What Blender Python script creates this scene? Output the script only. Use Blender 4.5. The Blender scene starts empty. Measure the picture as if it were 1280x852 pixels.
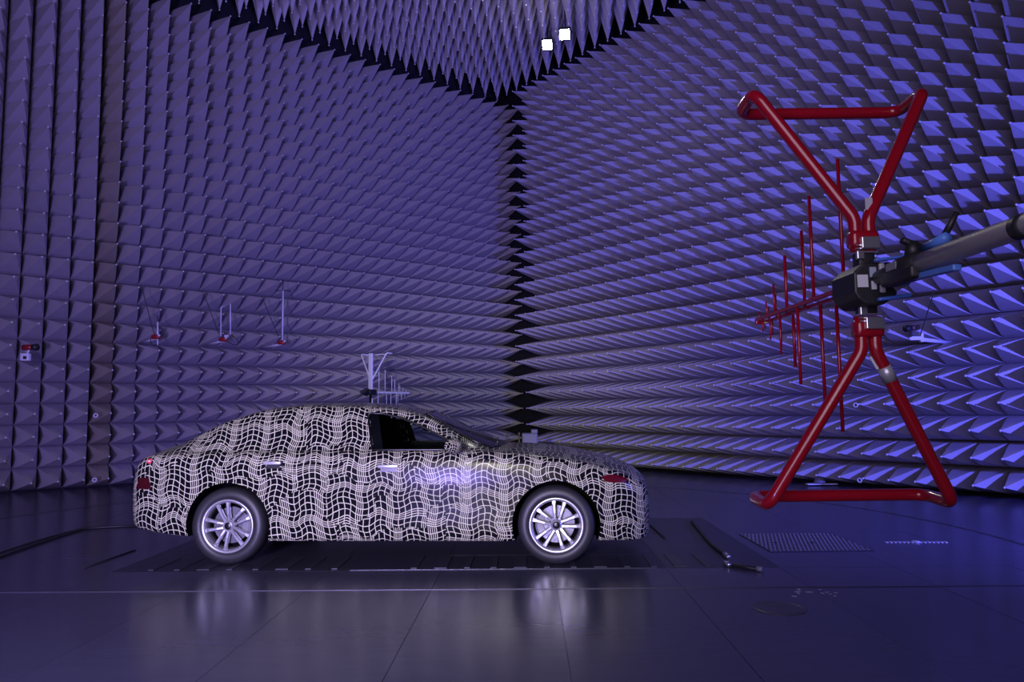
import bpy, bmesh, math, random
import numpy as np
from mathutils import Vector, Matrix, Quaternion
random.seed(7)
S = bpy.context.scene
C = bpy.context.collection
# ---------------------------------------------------------------- camera
SP = 0.3945             # absorber grid spacing
CAM_H = 3.5 * SP
F_PX = 920.9
PITCH, ROLL = 0.09112, 0.01189
YAW = 0.68634           # direction of the long wall on the left
def cam_axes():
    rt = Vector((1, 0, 0)); fw = Vector((0, math.cos(PITCH), math.sin(PITCH))); up = Vector((0, -math.sin(PITCH), math.cos(PITCH)))
    c, s = math.cos(ROLL), math.sin(ROLL)
    return c * rt - s * up, s * rt + c * up, fw
AR, AU, AF = cam_axes()
cd = bpy.data.cameras.new('camera'); cam = bpy.data.objects.new('camera', cd); C.objects.link(cam)
cd.sensor_width = 36; cd.lens = F_PX / 1280 * 36; cd.clip_start = .05; cd.clip_end = 200
m = Matrix((AR, AU, -AF)).transposed().to_4x4(); m.translation = (0, 0, CAM_H)
cam.matrix_world = m
S.camera = cam
CAMP = Vector((0, 0, CAM_H))
def ray(px, py): return AR * ((px - 640) / F_PX) - AU * ((py - 426) / F_PX) + AF
def at_y(px, py, Y):                  # real-world point of a pixel at a chosen distance Y
    r = ray(px, py); return CAMP + r * (Y / r.y)
def at_z(px, py, Z=0.0):
    r = ray(px, py); return CAMP + r * ((Z - CAM_H) / r.z)
def project(P):
    d = Vector(P) - CAMP; z = d.dot(AF)
    return 640 + F_PX * d.dot(AR) / z, 426 - F_PX * d.dot(AU) / z, z
# ---------------------------------------------------------------- world, light, exposure
S.view_settings.view_transform = 'Standard'; S.view_settings.look = 'None'
S.view_settings.exposure = 0.0; S.view_settings.gamma = 1.0; S.view_settings.use_curve_mapping = False
W = bpy.data.worlds.new('world'); S.world = W; W.use_nodes = True
W.node_tree.nodes['Background'].inputs[0].default_value = (.25, .22, .6, 1)
W.node_tree.nodes['Background'].inputs[1].default_value = 0.0
U = Vector((math.cos(YAW), math.sin(YAW), 0)); WV = Vector((math.sin(YAW), -math.cos(YAW), 0))
PL = Vector((-18.67217 * SP, 34.37655 * SP, CAM_H + 1.0006 * SP))
PR = Vector((17.34997 * SP, 26.4428 * SP, CAM_H + 1.0006 * SP))
UR = 22.8379            # tip plane of the right wall along U from PL, in units
def room(i, mm, z):     # i units along the left wall, mm units along the right wall
    P = PL + U * (i * SP); q = (PR - P).dot(WV)
    P = P + WV * (q + mm * SP); P.z = z
    return P
def lamp(name, kind, loc, target, power, color, size=.3, spot=None, blend=.4, size_y=None):
    ld = bpy.data.lights.new(name, kind); ld.energy = power; ld.color = color
    if kind == 'AREA':
        ld.size = size
        if size_y: ld.shape = 'RECTANGLE'; ld.size_y = size_y
    else: ld.shadow_soft_size = size
    if kind == 'SPOT': ld.spot_size = math.radians(spot); ld.spot_blend = blend
    o = bpy.data.objects.new(name, ld); C.objects.link(o); o.location = loc
    d = Vector(target) - Vector(loc); o.rotation_euler = d.to_track_quat('-Z', 'Y').to_euler()
    return o
# blue stage lamp on the floor, to the right of the frame, grazing the right wall
lamp('blue_stage_light', 'SPOT', room(13.8, 16, 1.9), room(22.5, -20, 3.0), 4900, (.12, .12, 1), .10, 100, 1.0)
# violet floods behind the camera
lamp('violet_flood_light', 'SPOT', (-2.2, -1.5, .8), room(8, -30, 4.6), 4200, (.37, .285, 1), .5, 96, .9)
# added soft lilac fill far behind the camera, stands for no real fixture
lamp('soft_fill_light', 'AREA', room(-15, 13, 3.4), room(4, -8, 3.0), 240, (.86, .74, 1), 5.0)
# work light for the car, above and behind the camera
lamp('car_work_light', 'SPOT', (-2.0, -5.5, 2.7), (-1.2, 7.2, .85), 3200, (1, .94, .76), .4, 33, .9)
# ---------------------------------------------------------------- materials
MATS = {}
def nodes_mat(name):
    mt = bpy.data.materials.new(name); mt.use_nodes = True
    nt = mt.node_tree; b = nt.nodes['Principled BSDF']
    return mt, nt, b
def mat(name, col, rough=.5, metal=0, noise=.0, nscale=8, bump=0, coat=0, emit=None, estr=0, spec=None, trans=0, alpha=1):
    if name in MATS: return MATS[name]
    mt, nt, b = nodes_mat(name)
    b.inputs['Base Color'].default_value = (*col, 1); b.inputs['Roughness'].default_value = rough; b.inputs['Metallic'].default_value = metal
    b.inputs['Coat Weight'].default_value = coat; b.inputs['Coat Roughness'].default_value = .08
    if spec is not None: b.inputs['Specular IOR Level'].default_value = spec
    if trans: b.inputs['Transmission Weight'].default_value = trans
    if alpha < 1: b.inputs['Alpha'].default_value = alpha
    if emit: b.inputs['Emission Color'].default_value = (*emit, 1); b.inputs['Emission Strength'].default_value = estr
    if noise or bump:
        tc = nt.nodes.new('ShaderNodeTexCoord'); n = nt.nodes.new('ShaderNodeTexNoise'); n.inputs['Scale'].default_value = nscale; n.inputs['Detail'].default_value = 4
        nt.links.new(tc.outputs['Object'], n.inputs['Vector'])
        if noise:
            r = nt.nodes.new('ShaderNodeMapRange'); r.inputs['To Min'].default_value = 1 - noise; r.inputs['To Max'].default_value = 1 + noise
            mx = nt.nodes.new('ShaderNodeVectorMath'); mx.operation = 'SCALE'; mx.inputs[0].default_value = col
            nt.links.new(n.outputs['Fac'], r.inputs['Value']); nt.links.new(r.outputs[0], mx.inputs['Scale']); nt.links.new(mx.outputs[0], b.inputs['Base Color'])
        if bump:
            bp = nt.nodes.new('ShaderNodeBump'); bp.inputs['Strength'].default_value = bump; nt.links.new(n.outputs['Fac'], bp.inputs['Height']); nt.links.new(bp.outputs[0], b.inputs['Normal'])
    MATS[name] = mt
    return mt
def absorber_mat(name, col):
    mt, nt, b = nodes_mat(name)
    oi = nt.nodes.new('ShaderNodeObjectInfo'); tc = nt.nodes.new('ShaderNodeTexCoord')
    n = nt.nodes.new('ShaderNodeTexNoise'); n.inputs['Scale'].default_value = 3; n.inputs['Detail'].default_value = 3
    nt.links.new(tc.outputs['Object'], n.inputs['Vector'])
    a = nt.nodes.new('ShaderNodeMath'); a.operation = 'MULTIPLY_ADD'; a.inputs[1].default_value = .12; a.inputs[2].default_value = .88
    nt.links.new(oi.outputs['Random'], a.inputs[0])
    r = nt.nodes.new('ShaderNodeMath'); r.operation = 'MULTIPLY_ADD'; r.inputs[1].default_value = .16
    nt.links.new(n.outputs['Fac'], r.inputs[0]); nt.links.new(a.outputs[0], r.inputs[2])
    v = nt.nodes.new('ShaderNodeVectorMath'); v.operation = 'SCALE'; v.inputs[0].default_value = col
    nt.links.new(r.outputs[0], v.inputs['Scale']); nt.links.new(v.outputs[0], b.inputs['Base Color'])
    b.inputs['Roughness'].default_value = .55; b.inputs['Specular IOR Level'].default_value = .25
    return mt
M_ABS = absorber_mat('absorber_cover', (.50, .47, .50))
M_ABSB = absorber_mat('absorber_cover_brown', (.44, .39, .32))
M_KNOB = mat('knob_white', (.8, .8, .85), .35)
M_BACK = mat('backing_black', (.012, .012, .015), .8)
# ---------------------------------------------------------------- object helpers
def obj(name, bm, material, parent=None, smooth=False, kind=None):
    me = bpy.data.meshes.new(name); bm.to_mesh(me); bm.free()
    return mesh_obj(name, me, material, parent, smooth, kind)
def mesh_obj(name, me, material, parent=None, smooth=False, kind=None):
    for mm in (material if isinstance(material, (list, tuple)) else [material]): me.materials.append(mm)
    if smooth:
        for p in me.polygons: p.use_smooth = True
    o = bpy.data.objects.new(name, me); C.objects.link(o)
    if parent: o.parent = parent
    if kind: o['kind'] = kind
    return o
def thing(name, label, cat, loc=(0, 0, 0), rotz=0, group=None):
    o = bpy.data.objects.new(name, None); C.objects.link(o); o.empty_display_size = .1
    o.location = loc; o.rotation_euler = (0, 0, rotz); tag(o, label, cat, group); return o
def tag(o, label, cat, group=None):
    o['label'] = label; o['category'] = cat
    if group: o['group'] = group
    return o
def add_box(bm, c, s, rot=None, bevel=0, seg=2):
    mx = Matrix.Translation(c) @ (rot.to_4x4() if rot is not None else Matrix.Identity(4)) @ Matrix.Diagonal((*s, 1))
    r = bmesh.ops.create_cube(bm, size=1, matrix=mx)
    if bevel:
        es = list({e for v in r['verts'] for e in v.link_edges})
        bmesh.ops.bevel(bm, geom=es, offset=bevel, segments=seg, affect='EDGES', profile=.5)
def box(c, s, rot=None, bevel=0, seg=2):
    bm = bmesh.new(); add_box(bm, c, s, rot, bevel, seg); return bm
def frame_from(d):
    d = d.normalized(); a = Vector((0, 0, 1)) if abs(d.z) < .9 else Vector((1, 0, 0))
    x = d.cross(a).normalized(); return x, d.cross(x).normalized()
def add_tube(bm, pts, r, seg=10, caps=True, closed=False):
    pts = [Vector(p) for p in pts]; n = len(pts); rs = r if isinstance(r, (list, tuple)) else [r] * n
    rings = []; x = None
    for k in range(n):
        if closed: d = pts[(k + 1) % n] - pts[k - 1]
        else: d = pts[min(k + 1, n - 1)] - pts[max(k - 1, 0)]
        d.normalize()
        if x is None: x, y = frame_from(d)
        else:
            x = (x - d * x.dot(d)).normalized(); y = d.cross(x)
        rings.append([bm.verts.new(pts[k] + (x * math.cos(t) + y * math.sin(t)) * rs[k]) for t in [2 * math.pi * q / seg for q in range(seg)]])
    for k in range(n if closed else n - 1):
        a, b = rings[k], rings[(k + 1) % n]
        for q in range(seg): bm.faces.new((a[q], a[(q + 1) % seg], b[(q + 1) % seg], b[q]))
    if caps and not closed: bm.faces.new(rings[0][::-1]); bm.faces.new(rings[-1])
def tube(pts, r, seg=10, closed=False):
    bm = bmesh.new(); add_tube(bm, pts, r, seg, True, closed); return bm
def bend(pts, rad, n=6):              # rounds the corners of a polyline
    pts = [Vector(p) for p in pts]; out = [pts[0]]; rads = rad if isinstance(rad, list) else [rad] * len(pts)
    for k in range(1, len(pts) - 1):
        a, b, c = pts[k - 1], pts[k], pts[k + 1]
        da, dc = (a - b), (c - b); L = min(rads[k], da.length * .45, dc.length * .45)
        p, q = b + da.normalized() * L, b + dc.normalized() * L
        for t in range(n + 1):
            t /= n; out.append(p * (1 - t) ** 2 + b * 2 * t * (1 - t) + q * t * t)
    return out + [pts[-1]]
def add_lathe(bm, prof, seg=32, axis='Y', org=(0, 0, 0)):   # prof: (radius, along)
    org = Vector(org); rings = []
    for r, a in prof:
        ring = []
        for q in range(seg):
            t = 2 * math.pi * q / seg; p = (r * math.cos(t), a, r * math.sin(t))
            if axis == 'Z': p = (p[0], p[2], p[1])
            ring.append(bm.verts.new(org + Vector(p)))
        rings.append(ring)
    for a, b in zip(rings, rings[1:]):
        for q in range(seg): bm.faces.new((a[q], a[(q + 1) % seg], b[(q + 1) % seg], b[q]))
    return rings
def prism(outline, y0, y1, bevel=0):  # outline in (x, z), extruded along y
    bm = bmesh.new(); vs = [bm.verts.new((x, y0, z)) for x, z in outline]; f = bm.faces.new(vs)
    r = bmesh.ops.extrude_face_region(bm, geom=[f]); bmesh.ops.translate(bm, vec=(0, y1 - y0, 0), verts=[v for v in r['geom'] if isinstance(v, bmesh.types.BMVert)])
    bmesh.ops.recalc_face_normals(bm, faces=bm.faces)
    if bevel: bmesh.ops.bevel(bm, geom=list(bm.edges), offset=bevel, segments=2, affect='EDGES', profile=.5)
    return bm
# ---------------------------------------------------------------- room shell
DEPTH = 2.8 * SP; DC = 3.0 * SP
CEIL_TIP = CAM_H + 20.4 * SP; CEIL_Z = CEIL_TIP + DC
I0, I1 = -26, UR + 2.8; M0, M1 = -28.965 - 2.8, 24
def slab(name, corners, nrm, t, m_, kind='structure'):
    bm = bmesh.new(); a = [bm.verts.new(p) for p in corners]; b = [bm.verts.new(Vector(p) + nrm * t) for p in corners]
    n = len(a); bm.faces.new(a); bm.faces.new(b[::-1])
    for k in range(n): bm.faces.new((a[k], b[k], b[(k + 1) % n], a[(k + 1) % n]))
    bmesh.ops.recalc_face_normals(bm, faces=bm.faces)
    return obj(name, bm, m_, None, False, kind)
def quad(i0, m0, i1, m1, z0, z1): return [room(i0, m0, z0), room(i1, m1, z0), room(i1, m1, z1), room(i0, m0, z1)]
E_ = .6
wall_left = slab('wall_left', quad(I0, M0, I1 + E_, M0, -.1, CEIL_Z), -WV, .2, M_BACK)
wall_right = slab('wall_right', quad(I1, M0, I1, M1, -.1, CEIL_Z), U, .2, M_BACK)
M_FAR = mat('absorber_far', (.34, .32, .36), .7, noise=.15, nscale=3)
wall_back = slab('wall_back', quad(I0, M0, I0, M1, -.1, CEIL_Z), -U, .2, M_FAR)
wall_side = slab('wall_side', quad(I0, M1, I1, M1, -.1, CEIL_Z), WV, .2, M_FAR)
ceiling = slab('ceiling', [room(I0, M0, CEIL_Z), room(I1, M0, CEIL_Z), room(I1, M1, CEIL_Z), room(I0, M1, CEIL_Z)], Vector((0, 0, 1)), .2, M_BACK)
# ---------------------------------------------------------------- absorber pyramids
PROF = [(0, .5), (.22, .425), (.5, .285), (.78, .13), (.985, .014)]
def add_pyramid(vs, fs, ms, mx, depth, brown=False):
    o = len(vs)
    for t, h in PROF:
        for sx, sy in ((-1, -1), (1, -1), (1, 1), (-1, 1)): vs.append(mx @ Vector((sx * h * SP * .992, sy * h * SP * .992, t * depth)))
    n = len(PROF)
    for k in range(n - 1):
        for q in range(4): fs.append((o + k * 4 + q, o + k * 4 + (q + 1) % 4, o + k * 4 + 4 + (q + 1) % 4, o + k * 4 + 4 + q)); ms.append(0)
    b = len(vs); r = .021; zc = depth
    for p in ((r, 0, 0), (0, r, 0), (-r, 0, 0), (0, -r, 0), (0, 0, r), (0, 0, -r)): vs.append(mx @ Vector((p[0], p[1], zc + p[2])))
    for q in range(4):
        fs.append((b + q, b + (q + 1) % 4, b + 4)); ms.append(1); fs.append((b + (q + 1) % 4, b + q, b + 5)); ms.append(1)
def pyr_mesh(name, mxs, depth, mats):
    vs, fs, ms = [], [], []
    for mx in mxs: add_pyramid(vs, fs, ms, mx, depth)
    me = bpy.data.meshes.new(name); me.from_pydata([tuple(v) for v in vs], [], fs)
    me.polygons.foreach_set('material_index', ms)
    for m_ in mats: me.materials.append(m_)
    me.update(); return me
def basis(x, y, z, org):
    mm = Matrix((x, y, z)).transposed().to_4x4(); mm.translation = org; return mm
def build_absorbers(parent, cells, depth, brown=lambda c: False):
    """cells: list of (key, tip_pos, matrix at the base); the 300 largest in view are parts, the rest one stuff part"""
    vis, rest = [], []
    for key, tip, mx in cells:
        x, y, z = project(tip)
        if z > .5 and -40 < x < 1320 and -40 < y < 700: vis.append((z, key, mx))
        else: rest.append((key, mx))
    vis.sort(key=lambda t: t[0])
    me = pyr_mesh('absorber_pyramid', [Matrix.Identity(4)], depth, (M_ABS, M_KNOB)); meb = pyr_mesh('absorber_pyramid_brown', [Matrix.Identity(4)], depth, (M_ABSB, M_KNOB))
    for z, key, mx in vis[:300]:
        o = bpy.data.objects.new('absorber_pyramid', meb if brown(key) else me); C.objects.link(o); o.parent = parent; o.matrix_local = mx
    rest += [(k, mx) for _, k, mx in vis[300:]]
    for br, mats in ((False, (M_ABS, M_KNOB)), (True, (M_ABSB, M_KNOB))):
        ms = [mx for k, mx in rest if brown(k) == br]
        if ms:
            o = bpy.data.objects.new('absorber_pyramid_field', pyr_mesh('absorber_pyramid_field', ms, depth, mats)); C.objects.link(o); o.parent = parent; o['kind'] = 'stuff'
ZU = Vector((0, 0, 1))
cells = []
for i in range(-14, 26):
    for j in range(-4, 21):
        tip = PL + U * (i * SP) + ZU * (j * SP)
        cells.append(((i, j), tip, basis(U * (.90 if i == 0 else 1), ZU, U.cross(ZU), tip - WV * DEPTH)))
build_absorbers(wall_left, cells, DEPTH, lambda k: k[0] == 0)
cells = []
for i in range(-27, 9):
    for j in range(-4, 21):
        if j <= 0 and i == -27: continue
        tip = PR + WV * (i * SP) + ZU * (j * SP)
        cells.append(((i, j), tip, basis(WV, ZU, WV.cross(ZU), tip + U * DEPTH)))
build_absorbers(wall_right, cells, DEPTH)
cells = []
for i in range(-14, 23):
    for q in range(0, 34):
        tip = room(i, -27.6 + q, CEIL_TIP)
        x, y, z = project(tip)
        if not (z > 1 and -500 < x < 1800 and y > -420): continue
        cells.append(((i, q), tip, basis(U, -WV, -ZU, tip + ZU * DC)))
build_absorbers(ceiling, cells, DC)
#@FLOOR
# ---------------------------------------------------------------- floor, turntable and plates
def floor_mat(name, col, rough, var=.25, streak=.12):
    mt, nt, b = nodes_mat(name)
    oi = nt.nodes.new('ShaderNodeObjectInfo'); tc = nt.nodes.new('ShaderNodeTexCoord'); mp = nt.nodes.new('ShaderNodeMapping'); mp.inputs['Scale'].default_value = (1.2, 9, 1)
    n = nt.nodes.new('ShaderNodeTexNoise'); n.inputs['Scale'].default_value = 1.6; n.inputs['Detail'].default_value = 6; n.inputs['Roughness'].default_value = .7
    nt.links.new(tc.outputs['Object'], mp.inputs[0]); nt.links.new(mp.outputs[0], n.inputs['Vector'])
    a = nt.nodes.new('ShaderNodeMath'); a.operation = 'MULTIPLY_ADD'; a.inputs[1].default_value = var; a.inputs[2].default_value = 1 - var
    nt.links.new(oi.outputs['Random'], a.inputs[0])
    c = nt.nodes.new('ShaderNodeMath'); c.operation = 'MULTIPLY_ADD'; c.inputs[1].default_value = .5; nt.links.new(n.outputs['Fac'], c.inputs[0]); nt.links.new(a.outputs[0], c.inputs[2])
    v = nt.nodes.new('ShaderNodeVectorMath'); v.operation = 'SCALE'; v.inputs[0].default_value = col
    nt.links.new(c.outputs[0], v.inputs['Scale']); nt.links.new(v.outputs[0], b.inputs['Base Color'])
    r = nt.nodes.new('ShaderNodeMath'); r.operation = 'MULTIPLY_ADD'; r.inputs[1].default_value = streak; r.inputs[2].default_value = rough - streak * .5
    nt.links.new(n.outputs['Fac'], r.inputs[0]); nt.links.new(r.outputs[0], b.inputs['Roughness'])
    b.inputs['Metallic'].default_value = .0; b.inputs['Specular IOR Level'].default_value = .31
    return mt
M_FLOOR = floor_mat('floor_paint', (.054, .054, .088), .24, 0, .06)
M_PLATE = floor_mat('floor_plate_steel', (.054, .054, .094), .21, .10, .05)
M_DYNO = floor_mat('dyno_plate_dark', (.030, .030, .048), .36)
floor = slab('floor', [room(I0, M0, 0), room(I1, M0, 0), room(I1, M1, 0), room(I0, M1, 0)], Vector((0, 0, -1)), .2, M_FLOOR)
floor.location.z = -.012
TC = Vector((-1.1, 7.9)); TR = 6.05; FY = math.radians(-1.2)
def clip_circle(poly, c, r, n=120):
    for k in range(n):
        a = 2 * math.pi * (k + .5) / n; nx, ny = math.cos(a), math.sin(a); out = []
        for p, q in zip(poly, poly[1:] + poly[:1]):
            dp = (p[0] - c[0]) * nx + (p[1] - c[1]) * ny - r; dq = (q[0] - c[0]) * nx + (q[1] - c[1]) * ny - r
            if dp <= 0: out.append(p)
            if dp * dq < 0:
                t = dp / (dp - dq); out.append((p[0] + (q[0] - p[0]) * t, p[1] + (q[1] - p[1]) * t))
        poly = out
        if len(poly) < 3: return []
    return poly
def plate(poly, z0, z1, m_, name='floor_plate', parent=None):
    cx = sum(p[0] for p in poly) / len(poly); cy = sum(p[1] for p in poly) / len(poly)
    bm = bmesh.new(); a = [bm.verts.new((x - cx, y - cy, z1)) for x, y in poly]; b = [bm.verts.new((x - cx, y - cy, z0)) for x, y in poly]
    bm.faces.new(a)
    for k in range(len(a)): bm.faces.new((a[k - 1], b[k - 1], b[k], a[k]))
    bmesh.ops.recalc_face_normals(bm, faces=bm.faces)
    o = obj(name, bm, m_, parent); o.location = (cx, cy, -floor.location.z if parent == floor else 0); return o
def frot(x, y):
    dx, dy = x - TC.x, y - TC.y; c, s = math.cos(FY), math.sin(FY)
    return (TC.x + c * dx - s * dy, TC.y + s * dx + c * dy)
XS = [-.60 + .965 * k for k in range(-8, 8)]; YS = [1.5, 3.85, 5.82, 6.52, 7.15, 8.3, 9.4, 11.2, 13.0, 15]
G = .0018
for y0, y1 in zip(YS, YS[1:]):
    for x0, x1 in zip(XS, XS[1:]):
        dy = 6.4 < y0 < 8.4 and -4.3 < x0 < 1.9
        p = [frot(x0 + G, y0 + G), frot(x1 - G, y0 + G), frot(x1 - G, y1 - G), frot(x0 + G, y1 - G)]
        p = clip_circle(p, TC, TR)
        if len(p) < 3: continue
        if min(abs(p[k][0] - p[k - 2][0]) + abs(p[k][1] - p[k - 2][1]) for k in range(len(p))) < .02 and len(p) < 4: continue
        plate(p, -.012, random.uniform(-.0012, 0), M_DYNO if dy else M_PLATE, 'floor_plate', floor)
# steel rim between turntable and the fixed floor
bm = bmesh.new(); n = 180; rr = [(TR + .012, .0), (TR + .07, .0), (TR + .07, -.012), (TR + .012, -.012)]
rings = [[bm.verts.new((r * math.cos(2 * math.pi * k / n), r * math.sin(2 * math.pi * k / n), z)) for r, z in rr] for k in range(n)]
for k in range(n):
    a, b = rings[k], rings[(k + 1) % n]
    for q in range(3): bm.faces.new((a[q], a[q + 1], b[q + 1], b[q]))
bmesh.ops.recalc_face_normals(bm, faces=bm.faces)
o = obj('turntable_rim', bm, mat('rim_steel', (.05, .05, .055), .35, .3), floor); o.location = (TC.x, TC.y, .012)
# dyno strip: ribs seen in front of and beneath the car
M_RIB = mat('rib_dark', (.036, .036, .054), .42, noise=.3)
for k in range(26):
    x = -4.1 + k * .232
    if -1.35 < x < -.95 or x < -3.3: continue
    o = obj('tread_strip', box((0, 0, .0035), (.05 if k % 3 else .11, .52, .007)), M_RIB, floor); px, py = frot(x, 6.84); o.location = (px, py, .012); o.rotation_euler.z = FY
for x0, x1, y, w in ((-1.4, 1.25, 6.535, .012), (-6.0, 4.2, 5.825, .007)):
    a = frot((x0 + x1) / 2, y)
    o = obj('edge_trim', box((0, 0, .002), (x1 - x0, w, .004)), mat('trim_steel', (.07, .07, .09), .4, .3), floor); o.location = (a[0], a[1], .012); o.rotation_euler.z = FY
# perforated vent plate
bm = bmesh.new(); nx, ny = 24, 15; px0, px1, py0, py1 = 2.42, 3.40, 7.12, 8.1
add_box(bm, ((px0 + px1) / 2, (py0 + py1) / 2, .003), (px1 - px0, py1 - py0, .006))
vent = obj('vent_plate', bm, mat('vent_steel', (.04, .04, .05), .35, .2), floor); vent.location.z = .012
bm = bmesh.new()
for a in range(nx):
    for b in range(ny):
        cx = px0 + .03 + (px1 - px0 - .06) * a / (nx - 1) + (.008 if b % 2 else -.008); cy = py0 + .03 + (py1 - py0 - .06) * b / (ny - 1)
        vs = [bm.verts.new((cx + .011 * math.cos(t), cy + .016 * math.sin(t), .0072)) for t in [math.pi * 2 * q / 6 for q in range(6)]]; bm.faces.new(vs)
        ws = [bm.verts.new((v.co.x, v.co.y, .005)) for v in vs]
        for q in range(6): bm.faces.new((vs[q - 1], ws[q - 1], ws[q], vs[q]))
o = obj('vent_stud', bm, mat('stud_steel', (.48, .48, .56), .4, .3), vent, kind='stuff')
for (x, y) in ((2.62, 7.55), (2.98, 7.53)): 
    o = obj('floor_bolt', tube([(0, 0, 0), (0, 0, .012)], .018, 12), M_BACK, floor); o.location = (x, y, .012)
# round cover and slotted drain
bm = bmesh.new(); add_lathe(bm, [(0.001, .004), (.155, .004), (.16, .002), (.165, .004), (.18, .003), (.18, 0)], 40, 'Z'); bmesh.ops.recalc_face_normals(bm, faces=bm.faces)
o = obj('round_cover', bm, mat('cover_steel', (.065, .062, .072), .38, .1, noise=.2), floor); o.location = (1.80, 5.18, .012)
a, b = at_z(1108, 677.5), at_z(1182, 677.5); drain = None
for k in range(15):
    if k == 7: continue
    p = a.lerp(b, k / 14)
    o = obj('drain_slot', box((0, 0, .003), (.022, .045, .006)), mat('slot_white', (.55, .56, .62), .4), floor); o.location = (p.x, p.y, .012)
o = obj('drain_lock', tube([(0, 0, 0), (0, 0, .014)], .035, 12), mat('slot_white', (.5, .5, .5)), floor); o.location = (*a.lerp(b, .5).xy, .012)
for k in range(14):
    p = at_z(random.uniform(990, 1045), random.uniform(736, 746))
    o = obj('chalk_mark', box((0, 0, .001), (.02 + .02 * random.random(), .012, .002), Matrix.Rotation(random.random() * 3, 3, 'Z')), mat('slot_white', (.5, .5, .5)), floor); o.location = (p.x, p.y, .012)
# ---------------------------------------------------------------- the camouflaged car
def camo_mat(name='camouflage_wrap', scale=1.0):
    mt, nt, b = nodes_mat(name); N = nt.nodes; L = nt.links
    def math_(op, a, b_=None, c=None):
        n = N.new('ShaderNodeMath'); n.operation = op
        for k, v in enumerate((a, b_, c)):
            if v is None: continue
            if isinstance(v, (int, float)): n.inputs[k].default_value = v
            else: L.new(v, n.inputs[k])
        return n.outputs[0]
    uv = N.new('ShaderNodeUVMap'); uv.uv_map = 'UVMap'
    sc = N.new('ShaderNodeVectorMath'); sc.operation = 'SCALE'; sc.inputs['Scale'].default_value = 1 / scale; L.new(uv.outputs[0], sc.inputs[0])
    sep = N.new('ShaderNodeSeparateXYZ'); L.new(sc.outputs[0], sep.inputs[0]); u, v = sep.outputs[0], sep.outputs[1]
    def noise(s, det=1.5, off=0):
        mp = N.new('ShaderNodeMapping'); mp.inputs['Location'].default_value = (off, off * .7, 0); L.new(sc.outputs[0], mp.inputs[0])
        n = N.new('ShaderNodeTexNoise'); n.inputs['Scale'].default_value = s; n.inputs['Detail'].default_value = det; L.new(mp.outputs[0], n.inputs['Vector'])
        return n.outputs['Fac']
    # sheets of wrap: each sheet shifts the print a little
    mpv = N.new('ShaderNodeMapping'); mpv.inputs['Scale'].default_value = (1.9, 3.1, 1); L.new(sc.outputs[0], mpv.inputs[0])
    vo = N.new('ShaderNodeTexVoronoi'); vo.inputs['Scale'].default_value = .85; vo.distance = 'CHEBYCHEV'; vo.inputs['Randomness'].default_value = .85; L.new(mpv.outputs[0], vo.inputs['Vector'])
    sv = N.new('ShaderNodeSeparateXYZ'); L.new(vo.outputs['Color'], sv.inputs[0])
    n1, n2, n3 = noise(3.2), noise(3.6, 1.5, 5), noise(9, 1, 9)
    # scallops: the horizontals swing up and down between the vertical bands
    ph = math_('MULTIPLY', math_('ADD', u, math_('MULTIPLY', n1, .17)), 2 * math.pi / (.053 * 6))
    amp = math_('MULTIPLY', noise(2.3, 1, 3), .052)
    v2 = math_('ADD', math_('ADD', v, math_('MULTIPLY', math_('SINE', ph), amp)), math_('MULTIPLY', math_('ADD', n2, math_('MULTIPLY', n3, .3)), .085))
    v2 = math_('ADD', v2, math_('MULTIPLY', sv.outputs[0], .05))
    phv = math_('MULTIPLY', math_('ADD', v, math_('MULTIPLY', n2, .2)), 2 * math.pi / .24)
    u2 = math_('ADD', math_('ADD', u, math_('MULTIPLY', math_('SINE', phv), math_('MULTIPLY', noise(2.7, 1, 13), .018))), math_('MULTIPLY', n1, .06))
    u2 = math_('ADD', u2, math_('MULTIPLY', sv.outputs[1], .05))
    P = .053
    def lines(c, period, w, off=0.0):
        f = math_('FRACT', math_('ADD', math_('DIVIDE', c, period), off))
        d = math_('MULTIPLY', math_('ABSOLUTE', math_('SUBTRACT', f, .5)), period)      # distance to the line centre
        return math_('SUBTRACT', 1.0, math_('SMOOTH_MIN', 1.0, math_('MAXIMUM', math_('DIVIDE', math_('SUBTRACT', d, w * .8), w * .5), 0.0), .01))
    Wd = .0031
    a1, a2 = lines(u2, P, Wd), lines(v2, P, Wd)
    # bands with doubled lines
    bu = math_('GREATER_THAN', math_('SINE', math_('ADD', math_('MULTIPLY', u2, 2 * math.pi / (P * 6)), math_('MULTIPLY', sv.outputs[2], 2.0))), .74)
    bv = math_('GREATER_THAN', math_('SINE', math_('ADD', math_('MULTIPLY', v2, 2 * math.pi / (P * 6)), math_('MULTIPLY', sv.outputs[0], 6.0))), .87)
    a3 = math_('MULTIPLY', math_('MAXIMUM', lines(u2, P, Wd * .8, .33), lines(u2, P, Wd * .8, .66)), bu)
    a4 = math_('MULTIPLY', math_('MAXIMUM', lines(v2, P, Wd * .8, .33), lines(v2, P, Wd * .8, .66)), bv)
    m_ = math_('MAXIMUM', math_('MAXIMUM', a1, a2), math_('MAXIMUM', a3, a4))
    mx = N.new('ShaderNodeMix'); mx.data_type = 'RGBA'; L.new(m_, mx.inputs['Factor']); mx.inputs['A'].default_value = (.006, .006, .008, 1); mx.inputs['B'].default_value = (.60, .585, .43, 1)
    L.new(mx.outputs['Result'], b.inputs['Base Color']); b.inputs['Roughness'].default_value = .20; b.inputs['Specular IOR Level'].default_value = .06
    wr = N.new('ShaderNodeBump'); wr.inputs['Strength'].default_value = .09; wr.inputs['Distance'].default_value = .01; L.new(noise(16, 3, 2), wr.inputs['Height']); L.new(wr.outputs[0], b.inputs['Normal'])
    return mt
M_CAMO = camo_mat()
M_WELL = mat('wheel_well', (.003, .003, .0035), .95, spec=.05)
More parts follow.
